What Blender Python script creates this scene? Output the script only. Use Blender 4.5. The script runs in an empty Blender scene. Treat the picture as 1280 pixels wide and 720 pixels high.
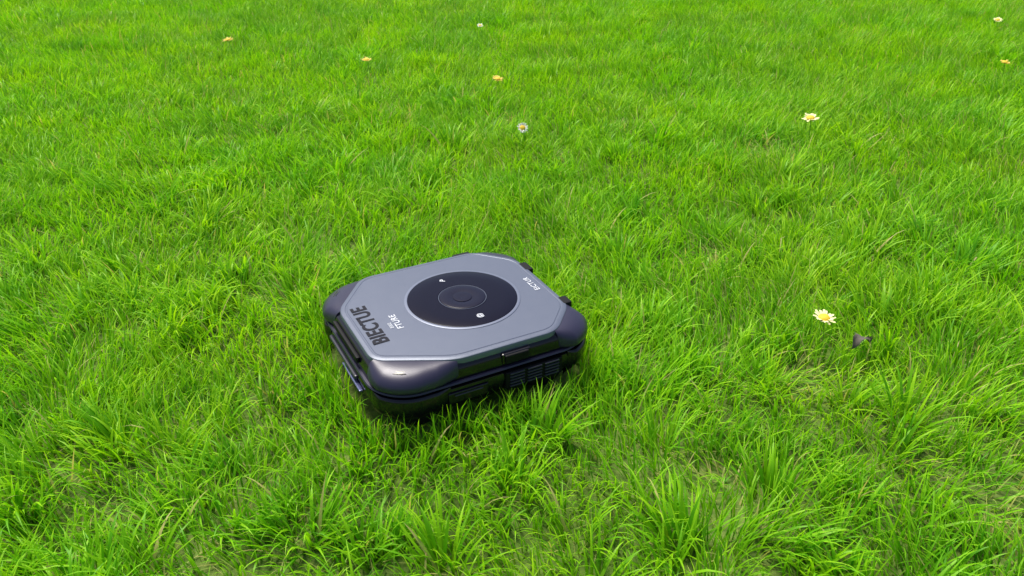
import bpy, bmesh, math, random
import numpy as np
from mathutils import Matrix, Vector, Euler
random.seed(7); rng = np.random.default_rng(7)
scene = bpy.context.scene

# ------------------------------------------------------------------ camera
H = 1.19; PITCH = math.radians(29.5); F = 1005.0
cam_d = bpy.data.cameras.new("camera"); cam = bpy.data.objects.new("camera", cam_d)
scene.collection.objects.link(cam)
cam.location = (0, 0, H); cam.rotation_euler = (math.radians(90) - PITCH, 0, 0)
cam_d.sensor_width = 36; cam_d.lens = F / 1280 * 36
cam_d.clip_start = 0.02; cam_d.clip_end = 2000
cam_d.dof.use_dof = True; cam_d.dof.focus_distance = 2.0; cam_d.dof.aperture_fstop = 9.0
scene.camera = cam

def unproj(px, py, z):
    u = (px - 640) / F; v = (py - 360) / F
    t = (H - z) / (math.sin(PITCH) + v * math.cos(PITCH))
    return (u * t, (math.cos(PITCH) - v * math.sin(PITCH)) * t)

# ------------------------------------------------------------------ light
world = bpy.data.worlds.new("World"); scene.world = world; world.use_nodes = True
wn = world.node_tree; wn.nodes.clear()
sky = wn.nodes.new("ShaderNodeTexSky"); sky.sky_type = 'NISHITA'; sky.sun_disc = False
SUN_EL = math.radians(64); SUN_AZ = math.radians(-35)
sky.sun_elevation = SUN_EL; sky.sun_rotation = SUN_AZ
sky.air_density = 1.0; sky.dust_density = 3.5; sky.ozone_density = 1.0
bg = wn.nodes.new("ShaderNodeBackground"); bg.inputs[1].default_value = 0.15
wo = wn.nodes.new("ShaderNodeOutputWorld")
wn.links.new(sky.outputs[0], bg.inputs[0]); wn.links.new(bg.outputs[0], wo.inputs[0])
sd = bpy.data.lights.new("sun", 'SUN'); sun = bpy.data.objects.new("sun", sd); scene.collection.objects.link(sun)
sd.energy = 4.8; sd.angle = math.radians(26); sd.color = (1.0, 0.96, 0.84)
dvec = Vector((math.sin(SUN_AZ) * math.cos(SUN_EL), math.cos(SUN_AZ) * math.cos(SUN_EL), math.sin(SUN_EL)))
sun.rotation_euler = dvec.to_track_quat('Z', 'Y').to_euler(); sun.location = (0, 0, 10)
scene.view_settings.view_transform = 'Standard'; scene.view_settings.look = 'None'
scene.view_settings.exposure = 0; scene.view_settings.gamma = 1

# ------------------------------------------------------------------ materials
def principled(name, col, rough=0.5, metal=0.0, spec=0.5, noise=0.0, nscale=60, coat=0.0, bump=0.0):
    m = bpy.data.materials.new(name); m.use_nodes = True
    nt = m.node_tree; b = nt.nodes["Principled BSDF"]
    b.inputs["Base Color"].default_value = (*col, 1); b.inputs["Roughness"].default_value = rough
    b.inputs["Metallic"].default_value = metal; b.inputs["Specular IOR Level"].default_value = spec
    b.inputs["Coat Weight"].default_value = coat; b.inputs["Coat Roughness"].default_value = 0.15
    tc = nt.nodes.new("ShaderNodeTexCoord")
    n = nt.nodes.new("ShaderNodeTexNoise"); n.inputs["Scale"].default_value = nscale; n.inputs["Detail"].default_value = 6
    nt.links.new(tc.outputs["Object"], n.inputs["Vector"])
    if noise > 0:
        mr = nt.nodes.new("ShaderNodeMapRange"); mr.inputs[3].default_value = max(0.02, rough - noise); mr.inputs[4].default_value = rough + noise
        nt.links.new(n.outputs["Fac"], mr.inputs[0]); nt.links.new(mr.outputs[0], b.inputs["Roughness"])
    if bump > 0:
        n2 = nt.nodes.new("ShaderNodeTexNoise"); n2.inputs["Scale"].default_value = 900; n2.inputs["Detail"].default_value = 2
        nt.links.new(tc.outputs["Object"], n2.inputs["Vector"])
        bp = nt.nodes.new("ShaderNodeBump"); bp.inputs["Strength"].default_value = bump; bp.inputs["Distance"].default_value = 0.0008
        nt.links.new(n2.outputs["Fac"], bp.inputs["Height"]); nt.links.new(bp.outputs[0], b.inputs["Normal"])
    return m

def mixrgb(nt, fac, a, b, blend='MIX'):
    n = nt.nodes.new("ShaderNodeMix"); n.data_type = 'RGBA'; n.blend_type = blend
    for sock, v in ((n.inputs[0], fac), (n.inputs[6], a), (n.inputs[7], b)):
        if isinstance(v, (int, float)): sock.default_value = v
        elif isinstance(v, tuple): sock.default_value = (*v, 1)
        else: nt.links.new(v, sock)
    return n.outputs[2]

def grass_mat():
    m = bpy.data.materials.new("grass_blades"); m.use_nodes = True
    nt = m.node_tree; nt.nodes.clear(); L = nt.links
    at = nt.nodes.new("ShaderNodeAttribute"); at.attribute_name = "gcol"
    sp = nt.nodes.new("ShaderNodeSeparateColor"); L.new(at.outputs["Color"], sp.inputs[0])
    geo = nt.nodes.new("ShaderNodeNewGeometry")
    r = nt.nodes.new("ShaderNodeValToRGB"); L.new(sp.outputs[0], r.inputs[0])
    e = r.color_ramp.elements  # darker roots paint in shade between blades, lighter tips paint in sheen
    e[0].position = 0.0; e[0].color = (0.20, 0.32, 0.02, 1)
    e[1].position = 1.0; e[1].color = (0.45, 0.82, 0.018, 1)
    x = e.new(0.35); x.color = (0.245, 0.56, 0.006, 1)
    dark = mixrgb(nt, 1.0, r.outputs[0], (0.38, 0.62, 0.9), 'MULTIPLY')
    c = mixrgb(nt, sp.outputs[1], r.outputs[0], dark)
    def nfac(scale, lo, hi):
        n = nt.nodes.new("ShaderNodeTexNoise"); n.inputs["Scale"].default_value = scale; n.inputs["Detail"].default_value = 4
        L.new(geo.outputs["Position"], n.inputs["Vector"])
        mr = nt.nodes.new("ShaderNodeMapRange"); mr.inputs[1].default_value = lo; mr.inputs[2].default_value = hi
        L.new(n.outputs["Fac"], mr.inputs[0]); return mr.outputs[0]
    yel = mixrgb(nt, 1.0, c, (1.28, 1.06, 1.0), 'MULTIPLY')
    c = mixrgb(nt, nfac(1.5, .38, .65), c, yel)
    dk = mixrgb(nt, 1.0, c, (0.74, 0.86, 1.0), 'MULTIPLY')
    c = mixrgb(nt, nfac(5.5, .48, .66), c, dk)
    c = mixrgb(nt, sp.outputs[2], c, (0.55, 0.50, 0.18))
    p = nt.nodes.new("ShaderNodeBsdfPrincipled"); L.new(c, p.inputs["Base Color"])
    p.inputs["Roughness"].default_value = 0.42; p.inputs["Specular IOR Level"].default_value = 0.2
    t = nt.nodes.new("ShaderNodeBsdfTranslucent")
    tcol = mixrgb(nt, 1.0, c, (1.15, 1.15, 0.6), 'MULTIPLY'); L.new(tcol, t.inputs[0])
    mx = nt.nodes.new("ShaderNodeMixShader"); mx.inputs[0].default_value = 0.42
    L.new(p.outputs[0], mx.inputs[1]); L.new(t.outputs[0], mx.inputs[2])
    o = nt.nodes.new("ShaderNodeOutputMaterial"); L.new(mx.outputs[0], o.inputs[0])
    return m
GM = grass_mat()

def ground_mat():
    m = bpy.data.materials.new("soil_thatch"); m.use_nodes = True
    nt = m.node_tree; b = nt.nodes["Principled BSDF"]; L = nt.links
    tc = nt.nodes.new("ShaderNodeTexCoord")
    n = nt.nodes.new("ShaderNodeTexNoise"); n.inputs["Scale"].default_value = 45; n.inputs["Detail"].default_value = 8
    n2 = nt.nodes.new("ShaderNodeTexNoise"); n2.inputs["Scale"].default_value = 1.3; n2.inputs["Detail"].default_value = 5
    L.new(tc.outputs["Object"], n.inputs[0]); L.new(tc.outputs["Object"], n2.inputs[0])
    r = nt.nodes.new("ShaderNodeValToRGB"); e = r.color_ramp.elements
    e[0].position = .35; e[0].color = (.05, .07, .015, 1); e[1].position = .65; e[1].color = (.20, .22, .06, 1)
    L.new(n.outputs[0], r.inputs[0])
    c = mixrgb(nt, n2.outputs[0], r.outputs[0], (0.09, 0.20, 0.01))
    L.new(c, b.inputs["Base Color"]); b.inputs["Roughness"].default_value = 0.95
    bp = nt.nodes.new("ShaderNodeBump"); bp.inputs["Distance"].default_value = 0.01
    L.new(n.outputs[0], bp.inputs["Height"]); L.new(bp.outputs[0], b.inputs["Normal"])
    return m

# ------------------------------------------------------------------ helpers
def mesh_obj(name, verts, faces, mat=None, parent=None, smooth=True, coll=None):
    me = bpy.data.meshes.new(name); me.from_pydata([tuple(v) for v in verts], [], faces); me.update()
    o = bpy.data.objects.new(name, me)
    (coll or scene.collection).objects.link(o)
    if mat: me.materials.append(mat)
    for p in me.polygons: p.use_smooth = smooth
    if parent: o.parent = parent
    return o
def fix_normals(o):
    bm = bmesh.new(); bm.from_mesh(o.data); bmesh.ops.recalc_face_normals(bm, faces=bm.faces); bm.to_mesh(o.data); bm.free()

class VN:
    def __init__(s, n=64, seed=0):
        s.g = np.random.default_rng(seed).random((n, n)); s.n = n
    def __call__(s, x, y):
        xi = np.floor(x).astype(int); yi = np.floor(y).astype(int); fx = x - xi; fy = y - yi
        fx = fx*fx*(3-2*fx); fy = fy*fy*(3-2*fy); n = s.n; g = s.g
        a = g[xi % n, yi % n]; b = g[(xi+1) % n, yi % n]; c = g[xi % n, (yi+1) % n]; d = g[(xi+1) % n, (yi+1) % n]
        return (a*(1-fx)+b*fx)*(1-fy)+(c*(1-fx)+d*fx)*fy

# ------------------------------------------------------------------ ground
g = mesh_obj("ground", [(-400, -400, 0), (400, -400, 0), (400, 400, 0), (-400, 400, 0)], [(0, 1, 2, 3)], ground_mat())

# ------------------------------------------------------------------ mower
MC = Vector((-0.1506, 1.703)); MR = math.radians(28); KZ = .66; MZ = .19 - .25*KZ
mower = bpy.data.objects.new("robotic_lawn_mower", None); scene.collection.objects.link(mower)
mower.location = (MC.x, MC.y, MZ); mower.rotation_euler = (0, 0, MR); mower.scale = (1, 1, KZ)

M_plate = principled("mower_grey_satin", (0.108, 0.125, 0.178), 0.38, 0.25, 0.5, 0.05, 40, bump=0.25)
M_bump = principled("mower_violet_grey_plastic", (0.028, 0.026, 0.055), 0.31, 0.12, 0.42, 0.05, 50, bump=0.12)
M_black = principled("mower_black_gloss", (0.005, 0.004, 0.009), 0.16, 0.0, 0.4, 0.04, 50)
M_mat = principled("mower_black_matte", (0.004, 0.004, 0.006), 0.6, 0.0, 0.2, 0.05, 50)
M_slat = principled("mower_slat_plastic", (0.032, 0.031, 0.052), 0.35, 0.1, 0.5, 0.05, 50)
M_dial = principled("mower_dial_plastic", (0.004, 0.004, 0.014), 0.22, 0.0, 0.12, 0.03, 50)
M_knob = principled("mower_knob_plastic", (0.006, 0.006, 0.020), 0.26, 0.0, 0.18, 0.03, 50)
M_ring = principled("mower_dial_rim", (0.15, 0.17, 0.24), 0.4, 0.3)
M_groove = principled("mower_knob_rim", (0.06, 0.07, 0.11), 0.4, 0.3)
M_refl = principled("mower_painted_reflection", (0.10, 0.11, 0.24), 0.3, 0.3)  # lavender base colour paints in a reflection on the dark side
M_white = principled("mower_print_white", (0.62, 0.64, 0.70), 0.5)
M_tblack = principled("mower_print_black", (0.004, 0.004, 0.010), 0.4, spec=.2)
M_rub = principled("mower_rubber", (0.012, 0.012, 0.012), 0.8)

HX, HY, R = 0.266, 0.236, 0.092
def outline_pt(d, hx=HX, hy=HY, r=R):
    sx, sy = hx - r, hy - r
    arc = math.pi * r / 2
    pts = [('l', (hx, 0), (hx, sy), (1, 0)), ('a', (sx, sy), 0), ('l', (sx, hy), (-sx, hy), (0, 1)), ('a', (-sx, sy), 90),
           ('l', (-hx, sy), (-hx, -sy), (-1, 0)), ('a', (-sx, -sy), 180), ('l', (-sx, -hy), (sx, -hy), (0, -1)),
           ('a', (sx, -sy), 270), ('l', (hx, -sy), (hx, 0), (1, 0))]
    lens = [arc if s[0] == 'a' else math.dist(s[1], s[2]) for s in pts]
    T = sum(lens); q = (d % 1.0) * T
    for s, l in zip(pts, lens):
        if q <= l + 1e-9:
            k = q / l
            if s[0] == 'l':
                return Vector((s[1][0]+(s[2][0]-s[1][0])*k, s[1][1]+(s[2][1]-s[1][1])*k)), Vector(s[3])
            a = math.radians(s[2] + 90*k); n = Vector((math.cos(a), math.sin(a)))
            return Vector(s[1]) + n * r, n
        q -= l
    return Vector((hx, 0)), Vector((1, 0))
NO = 192
OUT = [outline_pt(i / NO) for i in range(NO)]
def loft(name, prof, mat, cap_top=True, cap_bot=True, parent=mower):
    V, Fc = [], []
    for off, z in prof:
        for p, n in OUT: V.append((p.x + n.x*off, p.y + n.y*off, z))
    for j in range(len(prof)-1):
        for i in range(NO):
            a = j*NO+i; b = j*NO+(i+1) % NO
            Fc.append((a, b, b+NO, a+NO))
    if cap_bot: Fc.append(tuple(reversed(range(NO))))
    if cap_top: Fc.append(tuple(range((len(prof)-1)*NO, len(prof)*NO)))
    o = mesh_obj(name, V, Fc, mat, parent)
    o.data.polygons[-1].use_smooth = False
    m = o.modifiers.new("es", 'EDGE_SPLIT'); m.split_angle = math.radians(38)
    return o
loft("skirt", [(-.055, .020), (-.035, .025), (-.016, .042), (-.002, .068), (.006, .095), (.007, .128), (.004, .140), (-.004, .145), (-.016, .147)], M_black)
loft("seam", [(-.014, .140), (-.014, .158)], M_mat)
loft("upper_shell", [(-.014, .152), (-.003, .153), (.001, .156), (.003, .162), (.001, .185), (-.001, .205), (-.006, .218), (-.013, .226), (-.022, .230), (-.03, .231)], M_black)
loft("trim_line", [(-.004, .155), (.0085, .157), (.0105, .161), (.0085, .166), (-.004, .168)], M_bump, False, False)

PX, PY = 0.254, 0.228
def plate_poly():
    c = {'fr': (.085, .09), 'bk': (.085, .095), 'lf': (.10, .13), 'ft': (.165, .085)}
    P = [(PX, -PY + c['fr'][1]), (PX, PY - c['bk'][1]), (PX - c['bk'][0], PY), (-PX + c['lf'][0], PY),
         (-PX, PY - c['lf'][1]), (-PX, -PY + c['ft'][1]), (-PX + c['ft'][0], -PY), (PX - c['fr'][0], -PY)]
    return [Vector(p) for p in P]
def round_poly(P, r, k=9):
    out = []
    n = len(P)
    for i in range(n):
        a, b, c = P[i-1], P[i], P[(i+1) % n]
        d1 = (a-b).normalized(); d2 = (c-b).normalized()
        rr = min(r, (a-b).length*.45, (c-b).length*.45)
        p0 = b + d1*rr; p2 = b + d2*rr
        for j in range(k+1):
            t = j/k
            out.append(p0*(1-t)**2 + b*2*t*(1-t) + p2*t*t)
    return out
PP = plate_poly()
def offset_scaled(pts, off):
    n = len(pts); res = []
    for i in range(n):
        t = (pts[(i+1) % n] - pts[i-1])
        nn = Vector((t.y, -t.x)).normalized()
        res.append(pts[i] + nn*off)
    return res
RP = round_poly(PP, 0.032)
def ringstack(name, rings, mat, cap=True, smooth=True, parent=mower, ang=35):
    n = len(rings[0]); V = [v for r in rings for v in r]; Fc = []
    for j in range(len(rings)-1):
        for i in range(n):
            a = j*n+i; b = j*n+(i+1) % n; Fc.append((a, b, b+n, a+n))
    if cap: Fc.append(tuple(range((len(rings)-1)*n, len(rings)*n)))
    o = mesh_obj(name, V, Fc, mat, parent, smooth)
    m = o.modifiers.new("es", 'EDGE_SPLIT'); m.split_angle = math.radians(ang)
    return o
def crown(x, y): return 0.006 * (1 - (x/PX)**2*0.5 - (y/PY)**2*0.5)
def pr(off, z, cr=True):
    return [(p.x, p.y, z + (crown(p.x, p.y) if cr else 0)) for p in offset_scaled(RP, off)]
rings = [pr(.002, .214, False), pr(.002, .232, False), pr(0.0, .236), pr(-.003, .238), pr(-.010, .2385), pr(-.0115, .2372), pr(-.0145, .2372), pr(-.016, .2388)]
last = offset_scaled(RP, -.016)
for s in (.85, .7, .55, .4, .25, .1):
    rings.append([(p.x*s, p.y*s, .2388 + crown(p.x*s, p.y*s)) for p in last])
ringstack("top_cover", rings, M_plate)
PZ = lambda x, y: .2388 + crown(x, y)

def nearest_d(x, y):
    best = min(range(NO*4), key=lambda i: (outline_pt(i/(NO*4))[0] - Vector((x, y))).length)
    return best/(NO*4)
def bumper(name, A, B, bulge=.010, zt=.2365):
    dA = nearest_d(*A); dB = nearest_d(*B)
    if dB < dA: dB += 1
    N = 48; V = []; Fc = []; K = 14
    Av, Bv = Vector(A), Vector(B)
    zb = .184; m = None
    for i in range(N+1):
        s = i/N; p, n = outline_pt((dA + (dB-dA)*s) % 1.0)
        bl = bulge * min(1, math.sin(math.pi*s)*1.5)
        inner = Av.lerp(Bv, s); inner = inner - inner.normalized()*.012
        outer = p + n*(bl + .001)
        col = []
        for k in range(K+1):
            ph = math.pi/2*k/K
            f = math.sin(ph)**(2/2.5); zz = zb + (zt-zb)*(max(0, math.cos(ph))**(2/2.0))
            q = inner.lerp(outer, f); col.append((q.x, q.y, zz))
        q = outer - n*.0005; col.append((q.x, q.y, .176)); q = outer - n*.004; col.append((q.x, q.y, .171)); q = p - n*.006; col.append((q.x, q.y, .170))
        V += col; m = len(col)
    for i in range(N):
        for j in range(m-1):
            a = i*m+j; Fc.append((a, a+1, a+m+1, a+m))
    Fc.append(tuple(range(m))); Fc.append(tuple(reversed(range(N*m, N*m+m))))
    o = mesh_obj(name, V, Fc, M_bump, mower); fix_normals(o)
    md = o.modifiers.new("es", 'EDGE_SPLIT'); md.split_angle = math.radians(50)
    V = []; Fc = []; gp = [(-.4, .152), (.7, .150), (.95, .144), (1, .135), (1, .11), (.7, .082), (.1, .058), (-1.2, .035)]
    for i in range(N+1):
        s = i/N; p, n = outline_pt((dA + .012 + (dB-dA-.024)*s) % 1.0)
        bl = .007 + bulge*.6*min(1, math.sin(math.pi*s)*2.0)
        for f, z in gp: q = p + n*bl*f; V.append((q.x, q.y, z))
    m = len(gp)
    for i in range(N):
        for j in range(m-1):
            a = i*m+j; Fc.append((a, a+1, a+m+1, a+m))
    Fc.append(tuple(range(m))); Fc.append(tuple(reversed(range(N*m, N*m+m))))
    o = mesh_obj(name + "_guard", V, Fc, M_black, mower); fix_normals(o)
    md = o.modifiers.new("es", 'EDGE_SPLIT'); md.split_angle = math.radians(40)
bumper("bumper_1", PP[5], PP[6], .013)
bumper("bumper_2", PP[7], PP[0], .020)
bumper("bumper_3", PP[1], PP[2], .012)
bumper("bumper_4", PP[3], PP[4], .013)

def disc_rings(name, prof, mat, cx, cy, z0, seg=96, cap=True):
    rings = [[(cx + r*math.cos(2*math.pi*i/seg), cy + r*math.sin(2*math.pi*i/seg), z0+z) for i in range(seg)] for r, z in prof]
    return ringstack(name, rings, mat, cap, ang=30)
DX, DY = .034, .005
DR = .137; Z0 = PZ(DX, DY)
disc_rings("dial_rim", [(DR+.008, -.004), (DR+.007, .0015), (DR+.004, .003), (DR, .0028), (DR-.001, .001)], M_ring, DX, DY, Z0-.001, cap=False)
disc_rings("dial", [(DR, -.004), (DR-.001, .0022), (DR-.004, .0034), (.10, .0046), (.062, .0052), (.0605, .0036), (.0585, .0036), (.057, .0058)], M_dial, DX, DY, Z0, cap=False)
disc_rings("dial_groove", [(.0602, .0048), (.0596, .0056), (.0584, .0056), (.0578, .0048)], M_groove, DX, DY, Z0, cap=False)
disc_rings("dial_knob", [(.0572, .003), (.0568, .0062), (.054, .0075), (.036, .0066), (.024, .0050), (.0235, .0068), (.021, .0074), (.008, .0066), (.001, .0064)], M_knob, DX, DY, Z0)

def box(name, c, s, mat, bev=.002, rz=0, parent=mower, rx=0, ry=0):
    bm = bmesh.new(); bmesh.ops.create_cube(bm, size=1)
    bmesh.ops.scale(bm, vec=s, verts=bm.verts)
    if bev: bmesh.ops.bevel(bm, geom=bm.edges[:], offset=bev, segments=2, affect='EDGES', profile=.5)
    me = bpy.data.meshes.new(name); bm.to_mesh(me); bm.free(); me.materials.append(mat)
    o = bpy.data.objects.new(name, me); scene.collection.objects.link(o); o.parent = parent
    o.location = c; o.rotation_euler = (rx, ry, rz); return o

ys = -HY
for r_ in range(5):
    for c_ in range(3):
        box("vent_slat", (.052 + c_*.046, ys-.0135, .088 + r_*.0125), (.038, .006, .0055), M_slat, .0014)
box("vent_panel", (.098, ys-.006, .110), (.150, .014, .068), M_mat, .003)
box("sensor_window", (.055, ys-.003, .196), (.062, .014, .034), M_mat, .004)
box("sensor_frame", (.055, ys-.000, .196), (.074, .010, .042), M_black, .004)
box("side_hatch", (-.07, ys-.006, .108), (.10, .012, .045), M_black, .004)
box("side_hatch_line", (-.07, ys-.0125, .118), (.07, .004, .005), M_slat, .0015)
xs = -HX
box("side_grip", (xs-.006, .02, .118), (.016, .20, .016), M_slat, .005)
box("side_grip_slot", (xs-.003, .0, .197), (.010, .18, .024), M_mat, .004)
box("side_reflection", (xs-.011, -.05, .096), (.010, .13, .008), M_refl, .003)  # added bar, its pale colour stands for a highlight on the plastic
box("latch_1", (PX+.002, .085, .228), (.026, .045, .026), M_mat, .004)
box("latch_2", (PX+.002, -.115, .228), (.026, .035, .026), M_mat, .004)
box("latch_3", (.135, PY+.002, .228), (.05, .018, .02), M_mat, .004)

def text(name, body, x, y, size, rot, mat, sx=1.0, ext=.0006, dz=.0006, bold=.015):
    cu = bpy.data.curves.new(name, 'FONT'); cu.body = body; cu.size = size; cu.align_x = 'CENTER'; cu.align_y = 'CENTER'
    cu.extrude = ext; cu.offset = size*bold; cu.materials.append(mat); cu.space_character = 1.08
    o = bpy.data.objects.new(name, cu); scene.collection.objects.link(o); o.parent = mower
    o.location = (x, y, PZ(x, y) + dz); o.rotation_euler = (0, 0, rot); o.scale = (sx, 1, 1)
    return o
text("print_large", "BIECTUE", -.209, -.004, .052, math.radians(90), M_tblack, .84, bold=.028)
text("print_small_1", "FTURE", -.150, -.022, .022, math.radians(90), M_white, 1.0, bold=.008)
text("print_small_1b", "E002", -.168, -.032, .012, math.radians(90), M_white, 1.0, bold=.005)
text("print_small_2", "EICTUR", .222, -.01, .020, math.radians(90), M_white, bold=.008)
text("dial_icon_1", "P", DX-.01, DY+.098, .02, math.radians(60), M_white, dz=.006)
text("dial_icon_2", "@", DX+.0, DY-.100, .018, 0, M_white, dz=.006)

for sx in (-1, 1):
    for sy in (-1, 1):
        seg = 32
        prof = [(.03, -.022), (.052, -.022), (.058, -.015), (.058, .015), (.052, .022), (.03, .022)]
        V = []; Fc = []
        for r_, w in prof:
            for i in range(seg):
                a = 2*math.pi*i/seg; V.append((r_*math.cos(a), w, r_*math.sin(a)))
        for j in range(len(prof)-1):
            for i in range(seg):
                a = j*seg+i; b = j*seg+(i+1) % seg; Fc.append((a, b, b+seg, a+seg))
        Fc.append(tuple(range(seg))); Fc.append(tuple(range((len(prof)-1)*seg, len(prof)*seg)))
        w = mesh_obj("wheel", V, Fc, M_rub, mower); w.scale = (1, 1, 1/KZ); w.location = (sx*.16, sy*.170, (.058-MZ)/KZ); fix_normals(w)

# ------------------------------------------------------------------ grass
src = bpy.data.collections.new("grass_sources")
def mower_dist(x, y):
    dx = x - MC.x; dy = y - MC.y
    a = dx*math.cos(MR) + dy*math.sin(MR); b = -dx*math.sin(MR) + dy*math.cos(MR)
    qx = np.abs(a) - (HX - R); qy = np.abs(b) - (HY - R)
    return np.hypot(np.maximum(qx, 0), np.maximum(qy, 0)) + np.minimum(np.maximum(qx, qy), 0) - R
SPOTS = [(*unproj(615, 560, .03), .04), (*unproj(890, 320, .03), .10), (*unproj(905, 598, .03), .06), (*unproj(1010, 470, .03), .08),
         (*unproj(1278, 655, .02), .11), (*unproj(960, 185, .03), .14), (*unproj(150, 650, .03), .05), (*unproj(430, 320, .03), .07)]

def field(name, x0, x1, y0, y1, seed, per, d_fine, d_clump, d_big, d_thatch, segs, mask=False):
    r = np.random.default_rng(seed)
    A = (x1-x0)*(y1-y0)
    def nz(s, fr):
        fr_i = int(fr); v = VN(fr_i if per else 97, seed*13+s)
        return lambda x, y: v(x*fr_i, y*fr_i)
    nh = nz(1, 2); nh2 = nz(2, 5); nd = nz(3, 1); nd2 = nz(4, 4); nb = nz(5, 3); ndry = nz(6, 4)
    B = []
    def add(x, y, L, W, la, th, cu, dry):
        B.append(np.stack([x, y, L, W, la, th, cu, dry, r.random(len(x)), r.uniform(-.9, .9, len(x))]))
    n = int(A*d_fine); x = r.uniform(x0, x1, n); y = r.uniform(y0, y1, n)
    hh = .72 + .32*nh(x, y) + .34*nh2(x, y)
    dirn = (nd(x, y)*1.2 + nd2(x, y)*1.0)*6.283
    add(x, y, r.uniform(.055, .12, n)*hh, r.uniform(.0026, .0052, n), dirn + r.normal(0, .9, n), np.abs(r.normal(.38, .27, n)), np.abs(r.normal(.7, .45, n)), (r.random(n) < .025+.05*(ndry(x, y) > .7)).astype(float))
    for dens, nbl, rad, l0, l1, w0, w1, off in ((d_clump, 18, .032, .08, .155, .0045, .0078, .0), (d_big, 28, .036, .12, .185, .006, .0100, .0)):
        nc = int(A*dens); cx = r.uniform(x0, x1, nc); cy = r.uniform(y0, y1, nc)
        pk = np.clip((nb(cx, cy)-.15)*1.8, .35, 1); k = r.random(nc) < pk; cx = cx[k]; cy = cy[k]; nc = len(cx)
        cs = r.uniform(.7, 1.1, nc); cd = r.uniform(0, 6.283, nc); ct = r.uniform(.2, 1.5, nc)
        cx = np.repeat(cx, nbl); cy = np.repeat(cy, nbl); cs = np.repeat(cs, nbl); cd = np.repeat(cd, nbl); ct = np.repeat(ct, nbl); n = len(cx)
        a = r.uniform(0, 6.283, n); q = rad*np.sqrt(r.random(n))
        x = cx+q*np.cos(a); y = cy+q*np.sin(a)
        dx = np.cos(a)*q/rad + ct*np.cos(cd); dy = np.sin(a)*q/rad + ct*np.sin(cd)
        add(x, y, r.uniform(l0, l1, n)*cs, r.uniform(w0, w1, n), np.arctan2(dy, dx)+r.normal(0, .35, n), .12+.42*q/rad+np.abs(r.normal(0, .22, n)), np.abs(r.normal(.75, .4, n)), (r.random(n) < .01).astype(float))
    n = int(A*d_thatch); x = r.uniform(x0, x1, n); y = r.uniform(y0, y1, n)
    add(x, y, r.uniform(.03, .08, n), r.uniform(.0018, .003, n), r.uniform(0, 6.283, n), r.uniform(.6, 1.5, n), r.uniform(0, .6, n), (r.random(n) < .5)*r.uniform(.5, 1, n))
    if mask:   # grass pressed up around the mower's edge, some of it leaning on the body
        n = 13000; x = r.uniform(MC.x-.5, MC.x+.5, n); y = r.uniform(MC.y-.5, MC.y+.5, n)
        d = mower_dist(x, y); k = (d > .014) & (d < .11*r.random(n)+.02) & (r.random(n) < .3+.7*nh2(x*2, y*2)); x = x[k]; y = y[k]; n = len(x)
        hv = .75+.5*nh2(x*3+4, y*3)
        add(x, y, r.uniform(.06, .135, n)*hv, r.uniform(.003, .0068, n), r.uniform(0, 6.283, n), np.abs(r.normal(.3, .22, n)), np.abs(r.normal(.5, .35, n)), (r.random(n) < .03).astype(float))
    D = np.concatenate(B, axis=1)
    if mask: D = D[:, mower_dist(D[0], D[1]) > .014]
    x, y, L, W, la, th, cu, dry, rv, tw = D.copy(); N = len(x)
    if mask:
        dm = mower_dist(x, y); nr = dm < .06
        outd = np.arctan2(y-MC.y, x-MC.x)
        la = np.where(nr, outd + r.normal(0, 1.3, N), la); th = np.where(nr, th*.7, th); cu = np.where(nr, cu*.75, cu)
        L = np.where(dm < .14, np.minimum(L, .14)*r.uniform(.85, 1.05, N), L)
        for sx_, sy_, sr in SPOTS:
            d = np.hypot(x-sx_, y-sy_)/sr; w = np.clip(1.25-d + r.normal(0, .2, N), 0, 1)
            L = L*(1-.45*w); dry = np.maximum(dry, (r.random(N) < .40*w)*r.uniform(.5, 1, N)); th = th + w*.5
    z = np.full(N, -.003); sa = la + math.pi/2 + r.normal(0, .35, N); st = L/segs
    nv = 2*segs+1
    V = np.zeros((N, nv, 3), np.float32); C = np.zeros((N, nv, 4), np.float32); C[:, :, 3] = 1
    for s in range(segs+1):
        t = s/segs; wd = W*.5*(0.75 + .95*t*(1-t))*(1-t**2.5); ang = sa + tw*t
        C[:, min(2*s, nv-1), 0] = t; C[:, min(2*s+1, nv-1), 0] = t
        if s < segs:
            V[:, 2*s] = np.stack([x-np.cos(ang)*wd, y-np.sin(ang)*wd, z], 1); V[:, 2*s+1] = np.stack([x+np.cos(ang)*wd, y+np.sin(ang)*wd, z], 1)
        else: V[:, 2*s] = np.stack([x, y, z], 1)
        th2 = np.minimum(th + cu*t*t*1.3, 2.1)
        x = x + np.sin(th2)*np.cos(la)*st; y = y + np.sin(th2)*np.sin(la)*st; z = np.maximum(z + np.cos(th2)*st, .004)
    C[:, :, 1] = rv[:, None]; C[:, :, 2] = dry[:, None]
    base = (np.arange(N)*nv)[:, None]
    q = np.array([[2*s, 2*s+1, 2*s+3, 2*s+2] for s in range(segs-1)]).ravel(); tri = np.array([2*segs-2, 2*segs-1, 2*segs])
    loops = (base + np.concatenate([q, tri])[None, :]).ravel().astype(np.int32)
    cnt = np.tile(np.array([4]*(segs-1)+[3]), N); starts = np.concatenate([[0], np.cumsum(cnt)[:-1]]).astype(np.int32)
    me = bpy.data.meshes.new(name); me.vertices.add(N*nv); me.vertices.foreach_set("co", V.ravel())
    me.loops.add(len(loops)); me.loops.foreach_set("vertex_index", loops)
    me.polygons.add(len(starts)); me.polygons.foreach_set("loop_start", starts)
    me.polygons.foreach_set("use_smooth", np.ones(len(starts), bool))
    me.update(calc_edges=True)
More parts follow.
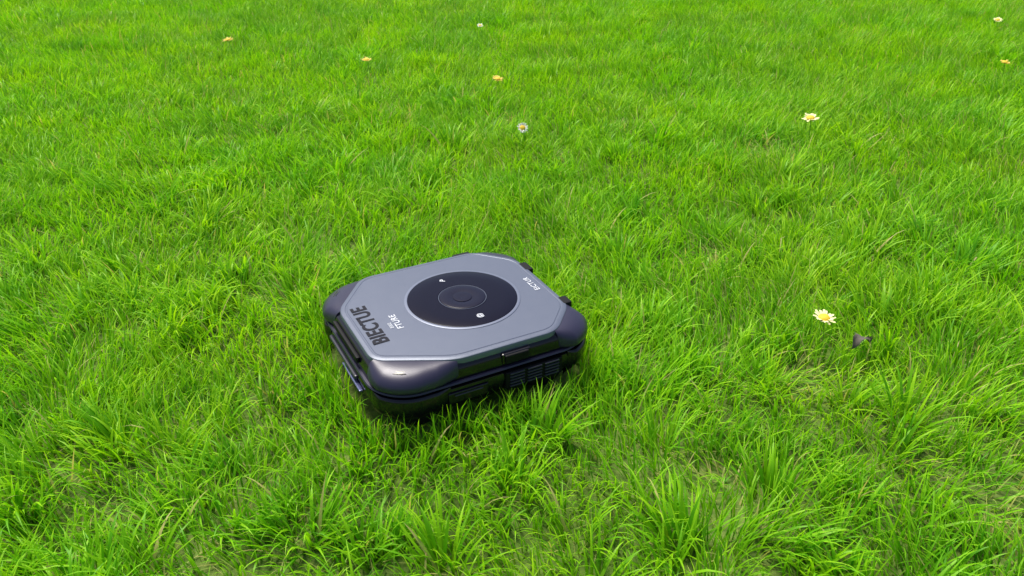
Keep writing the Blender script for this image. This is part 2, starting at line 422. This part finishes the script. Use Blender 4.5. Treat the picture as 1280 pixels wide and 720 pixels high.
    ca = me.color_attributes.new("gcol", 'FLOAT_COLOR', 'POINT'); ca.data.foreach_set("color", C.ravel())
    me.materials.append(GM)
    o = bpy.data.objects.new(name, me); src.objects.link(o); print(name, N); return o

field("a_near", -3, 3, 0, 4, 5, False, 6600, 125, 10, 1400, 5, mask=True)
NT = 8
for i in range(NT): field("b_tile%d" % i, -.5, .5, -.5, .5, 20+i, True, 5600, 80, 4, 900, 4)
P, RO, IX = [(0, 0, 0)], [(0, 0, 0)], [0]
for ix in range(-25, 25):
    for iy in range(-3, 36):
        if -3 <= ix < 3 and 0 <= iy < 4: continue
        P.append((ix+.5, iy+.5, 0)); RO.append((0, 0, random.choice([0, 1, 2, 3])*math.pi/2)); IX.append(1 + random.randrange(NT))
me = bpy.data.meshes.new("lawn_grass"); me.from_pydata(P, [], [])
at = me.attributes.new("rot", 'FLOAT_VECTOR', 'POINT'); at.data.foreach_set("vector", np.array(RO, dtype=np.float32).ravel())
at = me.attributes.new("idx", 'INT', 'POINT'); at.data.foreach_set("value", np.array(IX, dtype=np.int32))
lawn = bpy.data.objects.new("lawn_grass", me); scene.collection.objects.link(lawn)
ng = bpy.data.node_groups.new("scatter", 'GeometryNodeTree')
ng.interface.new_socket("Geometry", in_out='INPUT', socket_type='NodeSocketGeometry')
ng.interface.new_socket("Geometry", in_out='OUTPUT', socket_type='NodeSocketGeometry')
gi = ng.nodes.new("NodeGroupInput"); go = ng.nodes.new("NodeGroupOutput")
m2p = ng.nodes.new("GeometryNodeMeshToPoints")
ci = ng.nodes.new("GeometryNodeCollectionInfo"); ci.inputs[0].default_value = src
ci.inputs["Separate Children"].default_value = True; ci.inputs["Reset Children"].default_value = True
iop = ng.nodes.new("GeometryNodeInstanceOnPoints"); iop.inputs["Pick Instance"].default_value = True
def na(nm, ty):
    n = ng.nodes.new("GeometryNodeInputNamedAttribute"); n.data_type = ty; n.inputs[0].default_value = nm; return n.outputs[0]
L = ng.links
L.new(gi.outputs[0], m2p.inputs["Mesh"]); L.new(m2p.outputs[0], iop.inputs["Points"]); L.new(ci.outputs[0], iop.inputs["Instance"])
L.new(na("idx", 'INT'), iop.inputs["Instance Index"])
e2r = ng.nodes.new("FunctionNodeEulerToRotation"); L.new(na("rot", 'FLOAT_VECTOR'), e2r.inputs[0]); L.new(e2r.outputs[0], iop.inputs["Rotation"])
L.new(iop.outputs[0], go.inputs[0])
md = lawn.modifiers.new("scatter", 'NODES'); md.node_group = ng

# ------------------------------------------------------------------ flowers
M_pet = principled("petal_white", (.80, .80, .70), .6); M_petY = principled("petal_yellow", (.66, .50, .07), .6)
M_petC = principled("petal_cream", (.78, .74, .38), .6)
M_cen = principled("flower_centre", (.74, .50, .02), .7); M_stem = principled("flower_stem", (.12, .30, .02), .6)
def daisy(px, py, dia, zt, kind="daisy", tilt=.35, pet=None):
    X, Y = unproj(px, py, zt); V = []; Fc = []; MI = []
    r0 = dia/2; npet = 22; tz = zt
    for i in range(npet):
        a = 2*math.pi*i/npet + random.uniform(-.1, .1); l = r0*random.uniform(.78, 1.1); w = r0*.13; up = random.uniform(-.05, .4)*r0
        ca, sa = math.cos(a), math.sin(a); b = len(V)
        for (d, ww, zz) in ((.25, .5, 0), (.65, 1.0, up*.6), (.92, .8, up), (1.0, .25, up*.9)):
            V.append((ca*l*d - sa*w*ww, sa*l*d + ca*w*ww, zz)); V.append((ca*l*d + sa*w*ww, sa*l*d - ca*w*ww, zz))
        for s in range(3): Fc.append((b+2*s, b+2*s+1, b+2*s+3, b+2*s+2)); MI.append(0)
    b = len(V); sg = 14; rs = [(.52, -.02), (.52, .12), (.42, .24), (.16, .30)]
    for rr, zz in rs:
        for i in range(sg):
            a = 2*math.pi*i/sg; V.append((r0*rr*math.cos(a), r0*rr*math.sin(a), r0*zz))
    for j in range(3):
        for i in range(sg): q = b+j*sg+i; q2 = b+j*sg+(i+1) % sg; Fc.append((q, q2, q2+sg, q+sg)); MI.append(1)
    Fc.append(tuple(range(b+3*sg, b+4*sg))); MI.append(1)
    az = random.uniform(-.6, .6); Rm = Matrix.Rotation(az, 3, 'Z') @ Matrix.Rotation(tilt, 3, 'X')
    V = [tuple(Rm @ Vector(v)) for v in V]
    b = len(V); sg = 6; st = 6
    for j in range(st):
        t = j/(st-1); z = -tz*t; ox = .012*math.sin(t*2.5)
        for i in range(sg):
            a = 2*math.pi*i/sg; V.append((ox+.0013*math.cos(a), .01*t+.0013*math.sin(a), z-.001))
    for j in range(st-1):
        for i in range(sg): q = b+j*sg+i; q2 = b+j*sg+(i+1) % sg; Fc.append((q, q2, q2+sg, q+sg)); MI.append(2)
    o = mesh_obj(kind, V, Fc, None); o.location = (X, Y, zt)
    o.data.materials.append(pet or (M_petY if kind == "dandelion" else M_pet)); o.data.materials.append(M_cen); o.data.materials.append(M_stem)
    for p, mi in zip(o.data.polygons, MI): p.material_index = mi
daisy(1030, 398, .056, .118, tilt=.12, pet=M_petC)
daisy(1013, 148, .068, .125, tilt=.2, pet=M_petC)
daisy(653, 160, .046, .13, tilt=.8)
daisy(622, 99, .058, .125, "dandelion", .15)
daisy(458, 75, .055, .125, "dandelion", .15)
daisy(285, 50, .062, .125, "dandelion", .15)
daisy(1256, 78, .052, .125, "dandelion", .2)
daisy(1247, 25, .055, .125, pet=M_petC)
daisy(600, 32, .038, .12)

M_leaf = principled("dead_leaf_brown", (.10, .088, .07), .8)
X, Y = unproj(1078, 432, .07)
V = []; Fc = []
n = 13
for i in range(n):
    t = i/(n-1); w = .019*math.sin(math.pi*min(t*1.03, 1))**.8 * (1+.25*math.sin(t*17))
    for s in (-1, -.5, 0, .5, 1): V.append((t*.080-.040, s*w + .008*math.sin(t*3), .014*math.sin(t*5)+abs(s)*.012*math.sin(t*6+s)))
for i in range(n-1):
    for s in range(4): q = i*5+s; Fc.append((q, q+1, q+6, q+5))
lf = mesh_obj("dead_leaf", V, Fc, M_leaf); lf.location = (X, Y, .084); lf.rotation_euler = (.25, -.15, .5)
